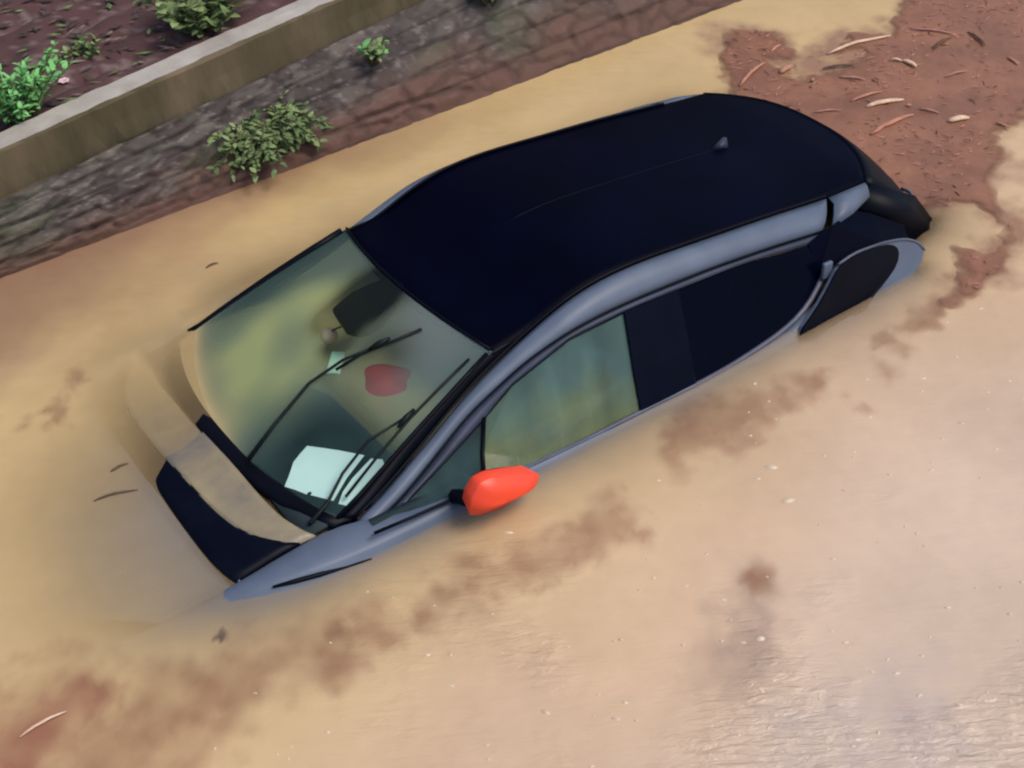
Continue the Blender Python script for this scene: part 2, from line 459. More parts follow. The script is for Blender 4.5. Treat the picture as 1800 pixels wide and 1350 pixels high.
for side in (1, -1):
    g = lambda p: p if side == 1 else flip(p)
    for nm, pp in (('front_quarter_window', fq), ('front_window', fw)):
        o = mesh(nm, g(off(pp, -.004)), [tuple(range(len(pp)))], M['quarter_glass' if nm[6] == 'q' else 'side_glass'], car, False)
    ngon('rear_window', g(off(rw_, .002)), M['dark_glass'], car, .003)
    # dark backing of the privacy glass: the door card and pillar trims
    solids.append(ngon('centre_pillar', g(off(bp, .004)), M['pillar'], car, .01))
    solids.append(ngon('rear_pillar', g(off(cp, .002)), M['roof'], car, .012))
    q = ngon('rear_wing', g(off(rq, .004)), M['silver'], car, .016); solids.append(q)
    ngon('tail_lamp', g(off(rqi, .016)), M['lamp'], car, .008)
    tube('wing_edge', g(off(rqe, .012)), .006, M['trim'] , car, seg=5)
    tube('window_divider', g(off([tuck((.415,.722,1.160)),(.445,.752,1.03),(.492,.832,.963)], .004)), .009, M['black'], car, seg=5)
    tube('window_divider', g(off([(-.53,.640,1.296),(-.512,.76,1.10),(-.497,.829,.976)], .003)), .0055, M['seam'], car, seg=5)
    bt = [(.96,.836,.968),(.70,.838,.964),(.495,.840,.960),(.249,.841,.957),(0,.838,.962),(-.239,.834,.970),(-.523,.832,.976),(-.70,.825,.988),(-.831,.818,1.0),(-.994,.804,1.024),(-1.08,.793,1.045),(-1.137,.779,1.067),(-1.19,.765,1.10),(-1.22,.752,1.125),(-1.245,.735,1.15)]
    BT = [tuple(p) for p in resample(bt, 40)]
    tube('belt_trim', g(BT), .0085, M['trim'], car, seg=6, taper=[.45]*12+[.6]*6+[.9]*6+[1.1]*6+[1.3]*10)
    solids.append(rbox('door_handle', (.05, .02, .075), M['silver'], car, (-1.245, .752*side, 1.185), (0, 0, 0), .009))
    # dark lower sash line between quarter window and body
    tube('window_seal', g(off([(.95,.834,.972),(.80,.838,.970),(.62,.838,.968),(.50,.838,.967)], .004)), .0065, M['black'], car, seg=5)
    tube('window_seal', g(off([tuck(p) for p in [(.955,.822,.982),(.80,.806,1.018),(.60,.765,1.088),(.415,.722,1.157),(.263,.684,1.221),(-.02,.646,1.283),(-.30,.639,1.297)]], .001)), .005, M['black'], car, seg=5)
    # fender slot line
    tube('side_moulding', g([(1.33,.800,.904),(1.25,.820,.903),(1.17,.838,.902),(1.08,.856,.900),(.985,.868,.896)]), .009, M['black'], car, seg=6, taper=[.5,1,1,.4])

# inner door cards
for side in (1, -1):
    q = [[(x, side*(.775-.0), z) for z in (.955, .86, .6)] for x in (.92, .4, 0, -.5, -1.0, -1.2)]
    solids.append(thick(mesh('door_card', *grid(q), M['inner'], car), .03))

# ---- windscreen
rows = []
for i in range(41):
    t = i/40; r = []
    for j in range(51):
        u = -1+2*j/50
        xt = .335-.085*u*u; zt = 1.312-.036*abs(u)**2
        xb2 = 1.118-.125*abs(u)**2.5; zb = .938+.004*abs(u)**2
        yt = .537*u; yb = .672*u
        r.append((xt+(xb2-xt)*t, yt+(yb-yt)*t, zt+(zb-zt)*t+.012*math.sin(math.pi*t)))
    rows.append(r)
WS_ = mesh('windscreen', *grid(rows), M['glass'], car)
def sheen_film(o, fn):
    a = o.data.color_attributes.new('sheen_film', 'FLOAT_COLOR', 'POINT')
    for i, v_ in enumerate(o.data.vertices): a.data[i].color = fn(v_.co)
def gs(p, x, y, sx, sy): return math.exp(-((p.x-x)/sx)**2-((p.y-y)/sy)**2)
def ws_sheen_mud(p):  # reflections painted over the windscreen, plus the muddy tide line
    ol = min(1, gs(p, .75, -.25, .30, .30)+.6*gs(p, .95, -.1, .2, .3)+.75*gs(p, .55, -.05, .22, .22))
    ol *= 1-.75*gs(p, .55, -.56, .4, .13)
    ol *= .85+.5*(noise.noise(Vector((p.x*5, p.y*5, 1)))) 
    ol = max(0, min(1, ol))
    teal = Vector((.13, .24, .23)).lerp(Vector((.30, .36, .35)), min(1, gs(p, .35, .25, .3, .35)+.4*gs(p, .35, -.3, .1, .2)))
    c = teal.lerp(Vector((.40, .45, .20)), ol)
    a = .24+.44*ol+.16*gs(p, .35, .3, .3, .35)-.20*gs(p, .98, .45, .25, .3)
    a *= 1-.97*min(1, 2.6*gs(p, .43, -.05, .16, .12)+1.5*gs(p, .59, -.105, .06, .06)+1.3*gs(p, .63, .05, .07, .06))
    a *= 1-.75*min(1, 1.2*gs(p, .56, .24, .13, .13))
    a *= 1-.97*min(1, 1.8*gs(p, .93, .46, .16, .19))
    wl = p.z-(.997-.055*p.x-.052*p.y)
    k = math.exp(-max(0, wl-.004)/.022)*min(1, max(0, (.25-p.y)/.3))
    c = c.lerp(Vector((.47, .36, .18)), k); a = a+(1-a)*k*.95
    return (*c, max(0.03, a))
sheen_film(WS_, ws_sheen_mud)
bpy.context.view_layer.update()
def onws(x, y, up=.0):
    # point on the windscreen surface at given x, y in car space
    best = None
    u = y/.6
    for k in range(6):
        xt = .335-.085*u*u; xb2 = 1.165-.20*abs(u)**2.2
        t = min(max((x-xt)/(xb2-xt), 0), 1)
        u = y/(.537+(.672-.537)*t)
    zt = 1.312-.036*u*u; zb = .938+.004*u*u
    return (x+.42*up, y, zt+(zb-zt)*t+.012*math.sin(math.pi*t)+.9*up)
for side in (1, -1):
    tube('windscreen_edge', [onws(x, side*y, .005) for x, y in [(1.0,.668),(.9,.648),(.8,.632),(.6,.597),(.4,.560),(.27,.535)]], .009 if side == 1 else .015, M['black'], car, seg=6)
    ex = resample([onws(x, side*y, .002) for x, y in [(1.0,.668),(.9,.648),(.8,.632),(.6,.597),(.4,.560),(.27,.535),(.262,.532)]], 30)
    rl = resample([(p[0], p[1]*side, p[2]) for p in railF[:7]], 30)
    thick(mesh('windscreen_seal', *grid([ex, (ex*.5+rl*.5)+np.array([0, 0, .004]), rl+np.array([0, -.004*side, .004])]), M['black'], car), .006)
tube('windscreen_seal', [onws(.325-.075*(u*u), .53*u, .006) for u in np.linspace(-1, 1, 15)], .006, M['black'], car, seg=5)

# ---- scuttle, hood
def xcowl(u): return 1.105-.13*abs(u)**2.5
rows = []
for k, (dx, dz) in enumerate([(-.05, -.02), (.0, .004), (.025, .008), (.05, .004), (.075, .0)]):
    rows.append([(xcowl(u)+dx*(1 if abs(u) < .8 else .8), .69*u, .938+.002*abs(u)**2+dz*.6) for u in np.linspace(-1, 1, 21)])
cw = thick(mesh('scuttle', *grid(rows), M['black'], car), .02); solids.append(cw)
HX = [0, .10, .20, .30, .45, .58, .70]
def hoodz(x, u):
    base = np.interp(x, [1.1, 1.25, 1.42, 1.6, 1.8, 1.97], [.940, .926, .893, .848, .775, .66])
    return base+.034*(1-abs(u)**2.4)-.050*float(sstep(.45, -.55, u))
def hoodat(x, u):
    yy = np.interp(x, [1.1, 1.2, 1.43, 1.62, 1.8, 1.95], [.70, .698, .70, .675, .62, .52])-.004
    return (x, yy*u, hoodz(x, u)+.004)
def xin(u): return 1.175-.07*abs(u)**7
def xout(u): return 1.350-.04*u*u-.14*abs(u)**6
def xfront(u): return 1.435-.03*abs(u)**8+.04*min(0, u)
us = np.linspace(-1, 1, 41)
rows = []
for t in np.linspace(0, 1, 20):
    r = []
    for u in us:
        x = xfront(u)+(1.98-.30*abs(u)**3-xfront(u))*t
        p = hoodat(x, u)
        z = np.interp(x, [1.3, 1.43, 1.50, 1.6, 1.8, 1.9, 1.98], [.875, .858, .852, .832, .785, .72, .65])+.030*(1-abs(u)**2.4)-.05*float(sstep(.3, -.6, u))
        r.append((p[0], p[1], min(z, p[2]) if t > 0 else p[2]-.002))
    rows.append(r)
nose = thick(mesh('front_panel', *grid(rows), M['silver'], car), .015); solids.append(nose)
rows = [[hoodat(xout(u)+(xfront(u)-xout(u))*t-.004, u) for u in us] for t in np.linspace(0, 1, 8)]
for k_, (dx_, dz_) in enumerate([(.012, -.008), (.018, -.022), (.018, -.05)]):
    rows.append([(hoodat(xfront(u)-.004, u)[0]+dx_, hoodat(xfront(u)-.004, u)[1], hoodat(xfront(u)-.004, u)[2]+dz_) for u in us])
hood = thick(mesh('hood', *grid(rows), M['hood'], car), .015); solids.append(hood)
rows = []
for t in np.linspace(0, 1, 9):
    r = []
    for u in us:
        p = hoodat(xin(u)+(xout(u)-xin(u))*t, u); k = max(0, 1-abs(u)**6)
        r.append((p[0], p[1], p[2]+.008*math.sin(math.pi*t)*k-.020*float(sstep(.95, .35, u))*math.sin(math.pi*min(1, .15+.85*t))+.010*float(sstep(.2, -.4, u))+.004*noise.noise(Vector((p[0]*14, p[1]*9, 2)))))
    rows.append(r)
lip = thick(mesh('hood_rear_edge', *grid(rows), M['silt_sheen'], hood), .015); solids.append(lip)
lip['label'] = 'rear edge of the hood with a painted beige reflection'

# ---- wipers
def wiper(arm, blade, hub):
    a = tube('wiper', [Vector(onws(x, y, .018)) if i else Vector(onws(x, y, .008)) for i, (x, y) in enumerate(arm)], .0062, M['wiper'], car, taper=[1.6, 1.2, 1.0, .9, .8])
    tube('blade', [onws(x, y, .012) for x, y in blade], .0058, M['wiper'], a)
    h = onws(*hub, .022)
    d = Vector((blade[-1][0]-blade[0][0], blade[-1][1]-blade[0][1], 0)).normalized()
    c0 = Vector(h)
    sl = Vector((1, 0, -.46))
    dd = Vector((d.x, d.y, -.46*d.x)).normalized()
    tube('blade_clip', [c0-dd*.045, c0, c0+dd*.045], .012, M['wiper'], a, taper=[.5, 1.1, .5])
wiper([(1.12,.215),(.98,.18),(.80,.135),(.66,.155),(.535,.21)], [(.70,.165),(.60,.185),(.50,.23),(.385,.275)], (.53,.212))
wiper([(1.095,.64),(1.0,.60),(.90,.548),(.77,.515),(.63,.54)], [(.935,.622),(.78,.585),(.62,.552),(.47,.53),(.33,.512)], (.625,.548))

# ---- folded mirror
P = [(.664,0,1.040),(.655,0,1.085),(.615,0,1.140),(.56,0,1.142),(.457,0,1.107),(.37,0,1.072),(.352,0,1.055),(.360,0,.998),(.405,0,.948),(.496,0,.922),(.593,0,.944),(.648,0,.985)]
cx, cz = .52, 1.04
rows = []
_P = np.array([*P, P[0]]); _d = np.r_[0, np.cumsum(np.linalg.norm(np.diff(_P, axis=0), axis=1))]
_t = np.linspace(0, _d[-1], 49); rp = np.stack([np.interp(_t, _d, _P[:, k]) for k in range(3)], 1)
rp[:, 0] = .52+(rp[:, 0]-.52)*.95; rp[:, 2] = 1.045+(rp[:, 2]-1.045)*.93
for s in [0, .15, .3, .45, .6, .72, .82, .9, .95, .98, 1.0]:
    r = []
    for p in rp:
        x = cx+(p[0]-cx)*s; z = cz+(p[2]-cz)*s
        ridge = 1.030+.16*(x-.50)**2*1.5+.05*(x-.35)
        dz = z-ridge
        prof = max(0, 1-s**4)
        y = .990+.042*prof-(.22*max(0, dz)+1.15*max(0, -dz))*(.5+.5*prof)*.75
        r.append((x, y, z))
    rows.append(r)
rows.append([(cx+(p[0]-cx)*.90, .925, cz+(p[2]-cz)*.86) for p in rp])
mir = mesh('door_mirror', *grid(rows), M['orange'], car)
mir['label'] = 'bright orange-red folded mirror shell'
mesh('mirror_glass', [(cx+(p[0]-cx)*.88, .924, cz+(p[2]-cz)*.88) for p in rp[:-1]], [tuple(range(48))], M['black'], mir)
tube('mirror_stalk', [(.62,.83,.97),(.61,.86,.985),(.60,.94,1.01)], .028, M['black'], mir, seg=8)

# ---- interior
rows = []
for k, x in enumerate([1.14, 1.05, .95, .85, .75, .68, .64, .62]):
    z = [.925, .940, .952, .958, .960, .956, .93, .80][k]
    rows.append([(x, y, z+.010*math.cos(y*2.2)-.002*k) for y in np.linspace(-.67, .67, 25)])
dash = thick(mesh('dashboard', *grid(rows), M['dash'], car), .02); solids.append(dash)
for sy in (.36, -.36):
    back = rbox('seat_backrest', (.13, .50, .60), M['seat'], car, (-.12, sy, .84), (0, math.radians(-14), 0), .05, 4)
    hr = rbox('headrest', (.09, .27, .17), M['seat'], back, (-.215, sy, 1.215), (0, math.radians(-10), 0), .035, 4)
    solids += [back, hr]
rear = rbox('rear_seat', (.16, 1.25, .60), M['inner'], car, (-1.0, 0, .85), (0, math.radians(-16), 0), .05, 4); solids.append(rear)
IM = [(.546,-.152),(.495,-.157),(.446,-.157),(.381,-.131),(.295,-.097),(.284,-.02),(.356,.031),(.461,.081),(.517,.071),(.548,.035),(.566,-.015)]
tp = [(x, y, onws(x, y)[2]-.016) for x, y in IM]
bt_ = [(x-.012, y+(.0 if y > -.1 else .012), onws(x, y)[2]-.062) for x, y in IM]
nn_ = len(tp)
ih = mesh('rear_view_mirror', tp+bt_, [tuple(range(nn_)), tuple(range(nn_, 2*nn_))[::-1]]+[(i, (i+1) % nn_, nn_+(i+1) % nn_, nn_+i) for i in range(nn_)], M['roof'], car, False)
bv = ih.modifiers.new('bevel', 'BEVEL'); bv.width = .012; bv.segments = 3
# ---- papers inside, and stand-in shapes for coloured spots in the windscreen
CW = car.matrix_world
def Wp(p): return CW @ Vector(p)
def toworld(o):
    o.data.transform(CW); return o
def sheet(name, pts, m, label, cat, t=.002, z=0):
    o = mesh(name, [Wp(p) for p in pts], [tuple(range(len(pts)))], m, None, True)
    return tag(o, label, cat)
def pp(L_): return [(x, y, min(.982, onws(x, y)[2]-.012)) for x, y in L_]
sheet('paper_sheet', pp([(1.075,.405),(1.04,.38),(1.0,.345),(.955,.315),(.915,.292),(.87,.34),(.83,.385),(.770,.462),(.83,.50),(.885,.535),(.985,.590),(1.03,.50)]), M['paper'], 'large white paper sheet lying on the dashboard under the windscreen', 'paper')
sheet('paper_card', pp([(.985,.622),(.93,.582),(.87,.548),(.80,.512),(.760,.492),(.728,.520),(.745,.575),(.83,.628),(.91,.648)]), M['paper'], 'smaller rounded white card beside the large sheet near the windscreen corner', 'card')
v, f = [], []
rows = []
for i in range(13):
    for_r = []
    for j in range(15):
        x = .33+.24*i/12; y = -.04+.27*j/14
        z = .996-.055*(x-.4)-.05*y+.010*math.sin(x*30+y*12)*math.cos(y*25)-.16*((i/12-.5)**2+(j/14-.5)**2)
        for_r.append(Wp((x, y, z)))
    rows.append(for_r)
red = tag(thick(mesh('red_patch', *grid(rows), M['red']), .004), 'red patch half sunk in the brown water behind the windscreen', 'patch'); 

def ball(name, c, r, m, sc=(1,1,1)):
    bm = bmesh.new(); bmesh.ops.create_uvsphere(bm, u_segments=20, v_segments=12, radius=r)
    for vv in bm.verts:
        d = 1+.06*noise.noise(vv.co*40)
        vv.co = Vector((vv.co.x*sc[0]*d, vv.co.y*sc[1]*d, vv.co.z*sc[2]*d))
    me = bpy.data.meshes.new(name); bm.to_mesh(me); bm.free(); me.materials.append(m)
    for p in me.polygons: p.use_smooth = True
    o = bpy.data.objects.new(name, me); COL.objects.link(o); o.location = c
    return o
orn = ball('peach_orb', Wp((.552, -.18, 1.06)), .035, M['peach'], (1, 1, .95))
tag(orn, 'small round peach-coloured shape below the black rear-view mirror', 'orb')
inv = Matrix.Translation(-Vector(orn.location))
tube('orb_cord', [inv @ Wp((.545,-.17,1.085)), inv @ Wp((.535,-.155,1.10)), inv @ Wp((.52,-.13,1.12))], .004, M['black'], orn)
tg2 = rbox('green_oblong', (.13, .055, .012), M['mint'], None, (0, 0, 0), (0, 0, math.radians(50)), .0055, 3)
tg2.location = Wp((.605, -.035, 1.035)); tag(tg2, 'pale green oblong shape behind the windscreen under the rear-view mirror', 'card')

bpy.context.view_layer.update()

# ============================================================ WATER
# blend of suspended silt colours, painted sky and wall reflections, and clearness where something lies just beneath
def axis(lo, hi, a, b, fine, coarse):
    L = [lo]
    while L[-1] < hi:
        x = L[-1]
        L.append(x+(fine if a <= x < b else min(coarse, max(fine, .25*(a-x if x < a else x-b)+fine))))
    return np.array(L)
ax_ = axis(-60, 40, -4.8, 2.7, .018, 3.)
ay_ = axis(-40, 60, -2.0, 3.1, .018, 3.)
X, Y = np.meshgrid(ax_, ay_, indexing='ij')
nx, ny = X.shape
wob = vnoise(X*3+50, Y*3+50, 1, 4)-.5
wob2 = vnoise(X*11+50, Y*11+9, 2, 3)-.5
Xd = X+wob*.25+wob2*.05; Yd = Y+(vnoise(X*3+9, Y*3+80, 3, 4)-.5)*.2+(vnoise(X*12+3, Y*12+8, 4, 3)-.5)*.05
tan_l = np.array([.55, .39, .20]); tan_y = np.array([.50, .35, .155]); pink = np.array([.55, .385, .262]); pale = np.array([.555, .42, .315])  # pink and pale tones put the sky's reflection into the water colour
brown = np.array([.250, .130, .072]); redb = np.array([.235, .105, .062])
C = np.zeros((nx, ny, 3))
# across-the-picture coordinate: right = (-.82,.57), towards viewer = (.39,.53)
rgt = -.82*X+.57*Y; dwn = .39*X+.53*Y
big = vnoise(X*.9+3, Y*.9+7, 5, 3)-.5
k1 = sstep(.2, 2.0, Y*1.0+rgt*.35+big*1.2-.45)[..., None]
C[:] = tan_l
k0 = sstep(-.6, .8, -Y+.3+big)[..., None]*.6
C = C*(1-k0)+tan_y*k0
C = C*(1-k1)+pink*k1
k2 = sstep(1.7, 2.7, Y+.35*rgt+big*1.3-.1)[..., None]
C = C*(1-k2)+pale*k2
def blob(poly, soft, col, amt, thr=0., tex_amt=0.10, dx=1.):
    global C
    if dx == 1.: soft *= 1.5; amt *= .92
    s = sdist(X+(Xd-X)*dx, Y+(Yd-Y)*dx, poly)
    k = sstep(-soft, soft*.6, s+tex_amt*(vnoise(X*14+1, Y*14+4, 6, 4)-.5)*2)
    k = np.clip(k*amt*(.35+1.5*vnoise(X*10, Y*10, 77, 5)), 0, .9)[..., None]
    C = C*(1-k)+np.array(col)*k
blob([(-.25,1.0),(-.48,.97),(-.90,1.03),(-.85,1.10),(-.45,1.17),(-.15,1.13)], .06, brown*1.15, .62)
blob([(-1.20,1.12),(-1.4,1.08),(-1.6,1.10),(-1.55,1.15),(-1.35,1.15)], .035, brown, .6)
blob([(.90,1.10),(.67,1.10),(.45,1.14),(.15,1.10),(.18,1.25),(.45,1.26),(.70,1.22),(.9,1.2)], .07, brown*1.1, .6)
blob([(2.9,.5),(2.05,.70),(1.98,.72),(1.95,.93),(1.80,.93),(1.72,1.0),(1.60,1.0),(1.44,1.03),(1.22,1.10),(1.05,1.12),(1.1,1.2),(1.3,1.22),(1.5,1.2),(1.75,1.25),(2.0,1.3),(2.9,1.4)], .09, brown*1.12, .62)
blob([(2.9,.75),(2.1,.80),(1.97,.78),(2.0,.92),(2.15,1.0),(2.9,1.2)], .05, redb*1.15, .7)
blob([(1.74,-.50),(1.62,-.56),(1.50,-.62),(1.50,-.56),(1.62,-.48)], .04, brown, .65)
blob([(1.02,1.98),(.9,1.98),(.9,2.05),(1.0,2.05)], .10, brown, .15)
blob([(.05,1.72),(.25,1.86),(.42,1.92),(.36,2.02),(.15,1.92),(.0,1.78)], .10, np.array([.30,.21,.16]), .55)
blob([(.0,1.70),(.04,1.70),(.04,1.76),(.0,1.76)], .035, brown, .6)
blob([(-.2,2.3),(.3,2.2),(.45,2.5),(.0,2.7)], .15, np.array([.44,.36,.34]), .45)
blob([(1.55,.85),(1.59,.87),(1.57,.895),(1.54,.88)], .012, brown*.5, .85, dx=.1, tex_amt=.005)
for cxx, cyy, r_ in [(-.9,1.3,.02),(-1.25,1.2,.03),(1.25,1.1,.03),(1.35,1.2,.05),(.9,1.15,.03),(.75,1.05,.03),(-1.1,1.24,.03)]:
    blob([(cxx-r_,cyy-r_),(cxx+r_,cyy-r_),(cxx+r_,cyy+r_),(cxx-r_,cyy+r_)], r_, brown*1.0, .5, tex_amt=.02)
# mud at the foot of the wall, with the wall's reflection painted in
kw = sstep(-1.12, -1.50, Y+wob*.35+(X+1.)*.03)*sstep(-1.8, .3, X+.3*wob)
kw2 = sstep(-.75, -1.45, Y-.35*sstep(0, 2.2, X)+wob*.5)*sstep(-.2, 1.6, X)
C = C*(1-.75*kw[..., None])+np.array([.21,.115,.075])*.75*kw[..., None]
C = C*(1-.8*kw2[..., None])+np.array([.225,.125,.085])*.8*kw2[..., None]
_mA = [(-2.527,-1.329),(-2.30,-1.12),(-2.10,-.80),(-1.95,-.70),(-1.9,-.4),(-1.95,0),(-1.98,.369),(-2.08,.565),(-2.238,.640),(-2.29,.782),(-2.188,.900),(-1.884,.923),(-1.60,1.075),(-1.64,1.11),(-1.85,1.10),(-2.159,1.0),(-2.33,.855),(-2.394,.609),(-2.624,.489),(-2.76,.282),(-2.997,.301),(-3.49,.236),(-4.8,-.4),(-4.6,-1.0),(-3.773,-1.228),(-3.338,-.87),(-3.129,-.708),(-2.929,-.861),(-2.619,-.791),(-2.591,-.888),(-2.693,-1.042)]
blob(_mA, .07, np.array([.27, .14, .085]), .85, tex_amt=.08)
C *= (1+.26*(vnoise(X*2.2, Y*2.2, 8, 5)-.5)+.09*(vnoise(X*20, Y*20, 9, 3)-.5))[..., None]

# clearness from the distance to whatever is submerged
dg = bpy.context.evaluated_depsgraph_get()
VV, FF = [], []
for o in solids:
    e = o.evaluated_get(dg); me = e.to_mesh(); b0 = len(VV)
    mw = o.matrix_world
    VV += [mw @ v_.co for v_ in me.vertices]
    FF += [[b0+i for i in p.vertices] for p in me.polygons]
    e.to_mesh_clear()
bvh = BVHTree.FromPolygons(VV, FF)
clear = np.zeros((nx, ny))
near = (X > -2.7) & (X < 2.5) & (Y > -1.3) & (Y < 1.4)
for i, j in zip(*np.nonzero(near)):
    h = bvh.find_nearest(Vector((X[i, j], Y[i, j], 0)), .45)
    if h[0] is not None:
        fall = .095+.025*float(sstep(1.0, 1.4, X[i, j]))
        wf = min(1, max(0, (X[i, j]-.55)/.35))
        if Y[i, j] < -.1: fall *= 1-wf*min(.75, -1.1*(Y[i, j]+.1))
        clear[i, j] = .80*math.exp(-max(0, h[3]-.004)/fall)
for _ in range(14):      # silt eddies blur the view of what lies below
    c4 = (clear[:-2, 1:-1]+clear[2:, 1:-1]+clear[1:-1, :-2]+clear[1:-1, 2:])/4
    wgt = sstep(1.22, 1.42, X[1:-1, 1:-1])
    clear[1:-1, 1:-1] += wgt*(.5*clear[1:-1, 1:-1]+.5*c4-clear[1:-1, 1:-1])
rip = (.10+.90*sstep(.62, 1.25, dwn+.5*big))*sstep(-.9, .6, rgt)*(.22+1.5*sstep(.40, .66, vnoise(X*2.6+5, Y*2.6, 91, 4)))*sstep(-1.4, .8, Y+.3)
Z = (vnoise(X*1.5, Y*1.5, 11, 2)-.5)*.004
v = np.stack([X.ravel(), Y.ravel(), Z.ravel()], 1)
idx = np.arange(nx*ny).reshape(nx, ny)
q = np.stack([idx[:-1, :-1], idx[1:, :-1], idx[1:, 1:], idx[:-1, 1:]], -1).reshape(-1, 4)
def fastmesh(name, v, q, m):
    me = bpy.data.meshes.new(name)
    me.vertices.add(len(v)); me.vertices.foreach_set('co', np.asarray(v, np.float32).ravel())
    me.loops.add(q.size); me.loops.foreach_set('vertex_index', q.astype(np.int32).ravel())
    me.polygons.add(len(q)); me.polygons.foreach_set('loop_start', np.arange(0, q.size, 4, dtype=np.int32))
    me.update(calc_edges=True)
    me.polygons.foreach_set('use_smooth', np.ones(len(q), bool))
    me.materials.append(m)
    o = bpy.data.objects.new(name, me); COL.objects.link(o)
    return o
def attr(o, name, rgb):
    a = o.data.color_attributes.new(name, 'FLOAT_COLOR', 'POINT')
    d = np.ones((rgb.shape[0], 4), np.float32); d[:, :rgb.shape[1]] = rgb
    a.data.foreach_set('color', d.ravel())

wm = bpy.data.materials.new('muddy_water'); wm.use_nodes = True
nt = wm.node_tree; b = nt.nodes['Principled BSDF']; L = nt.links
ca = nt.nodes.new('ShaderNodeAttribute'); ca.attribute_name = 'silt_sheen'
ma = nt.nodes.new('ShaderNodeAttribute'); ma.attribute_name = 'mask'
sp = nt.nodes.new('ShaderNodeSeparateColor'); L.new(ma.outputs['Color'], sp.inputs[0])
L.new(ca.outputs['Color'], b.inputs['Base Color'])
b.inputs['Roughness'].default_value = .09
b.inputs['IOR'].default_value = 1.33
rot = (0, 0, math.radians(-145.2))
r1 = tex(nt, 3.5, 3, .5, stretch=(1.0, 3.2, 1), rot=(0, 0, math.radians(34.8)))
r2 = tex(nt, 10, 4, .6, stretch=(1.0, 3.6, 1), rot=(0, 0, math.radians(34.8)), dist=.5)
mm = nt.nodes.new('ShaderNodeMath'); mm.operation = 'MULTIPLY'; L.new(r2, mm.inputs[0]); L.new(sp.outputs[1], mm.inputs[1])
m3 = nt.nodes.new('ShaderNodeMath'); m3.operation = 'MULTIPLY'; L.new(r1, m3.inputs[0]); m3.inputs[1].default_value = .35
m4 = nt.nodes.new('ShaderNodeMath'); m4.operation = 'ADD'; L.new(mm.outputs[0], m4.inputs[0]); L.new(m3.outputs[0], m4.inputs[1])
bu = nt.nodes.new('ShaderNodeBump'); bu.inputs['Strength'].default_value = .7; bu.inputs['Distance'].default_value = .019
L.new(m4.outputs[0], bu.inputs['Height']); L.new(bu.outputs[0], b.inputs['Normal'])
trn = nt.nodes.new('ShaderNodeBsdfTransparent'); trn.inputs[0].default_value = (.97, .97, .95, 1)
mx = nt.nodes.new('ShaderNodeMixShader'); L.new(sp.outputs[0], mx.inputs[0])
L.new(b.outputs[0], mx.inputs[1]); L.new(trn.outputs[0], mx.inputs[2])
L.new(mx.outputs[0], nt.nodes['Material Output'].inputs[0])
water = fastmesh('flood_water', v, q, wm)
attr(water, 'silt_sheen', np.clip(C, 0, 1).reshape(-1, 3))
attr(water, 'mask', np.stack([clear.ravel(), rip.ravel(), 0*rip.ravel()], 1))
tag(water, kind='structure')

# ground under the flood, one sheet to the horizon
gm = mat('flooded_ground', (.22, .13, .07), (.15, .09, .05), 2, rough=.9)
gx = np.linspace(-150, 150, 61)
GX, GY = np.meshgrid(gx, gx, indexing='ij')
GZ = -1.25+.1*vnoise(GX*.3, GY*.3, 20, 3)
gi = np.arange(61*61).reshape(61, 61)
gq = np.stack([gi[:-1, :-1], gi[1:, :-1], gi[1:, 1:], gi[:-1, 1:]], -1).reshape(-1, 4)
ground = fastmesh('ground', np.stack([GX.ravel(), GY.ravel(), GZ.ravel()], 1), gq, gm); tag(ground, kind='structure')

# ============================================================ WALL AND BED
def copy_y(x): return -1.605-.150*(1.3-x)      # front face of the coping
def copb_z(x): return .268+.018*(1.3-x)        # underside of the coping
CH, CT = .235, .135
wall = empty('retaining_wall', (0, -1.7, 0), 'low grey rubble wall with a concrete coping beside the flooded car', 'wall')
def clear_parent(o, p): o.parent = p; o.matrix_parent_inverse = Matrix.Translation(-p.location)
sx = np.arange(-7, 4.2, .014); stt = np.linspace(-.35, 1.06, 62)
SX, TT = np.meshgrid(sx, stt, indexing='ij')
cy = copy_y(SX)+.03; czz = copb_z(SX)+.01
yy = -1.47+(cy+1.47)*TT; zz = czz*TT
dist_w = vnoise(SX*5, TT*3+8, 30, 3)
# rounded stones: cellular height
def cell(x, y, seed):
    xi = np.floor(x).astype(int); yi = np.floor(y).astype(int)
    r = np.random.default_rng(seed).random((64, 64, 3)); best = np.full(x.shape, 9.); sec = best.copy(); idv = np.zeros(x.shape)
    for a in (-1, 0, 1):
        for c2 in (-1, 0, 1):
            rr = r[(xi+a) % 64, (yi+c2) % 64]
            d = np.hypot(xi+a+rr[..., 0]-x, yi+c2+rr[..., 1]-y)
            upd = d < best
            sec = np.where(upd, best, np.minimum(sec, d)); idv = np.where(upd, rr[..., 2], idv); best = np.where(upd, d, best)
    return best, sec, idv
wx = SX*4.6+dist_w*1.3+TT*1.1; wy = TT*5.2+vnoise(SX*4, TT*4, 31, 3)*1.4
d1, d2, ids = cell(wx, wy, 40)
edge = np.clip((d2-d1)/.35, 0, 1)
small = vnoise(SX*22, TT*9, 32, 4)-.5
amp = .6+.6*vnoise(SX*1.3, TT*2, 33, 2)
course = np.abs((TT*4.6+.35*(vnoise(SX*2.5, TT*2, 39, 3)-.5)) % 1.0-.5)
cl = sstep(.40, .48, course)
h = -.010*cl+(.018*edge**.6+.02*ids*edge+.028*small)*amp
fade = sstep(.0, .12, TT)*.8+.2
yy2 = yy+h*.75*fade; zz2 = zz+h*.65*fade-.004
sv = np.stack([SX.ravel(), yy2.ravel(), zz2.ravel()], 1)
si = np.arange(SX.size).reshape(SX.shape)
sq = np.stack([si[:-1, :-1], si[1:, :-1], si[1:, 1:], si[:-1, 1:]], -1).reshape(-1, 4)
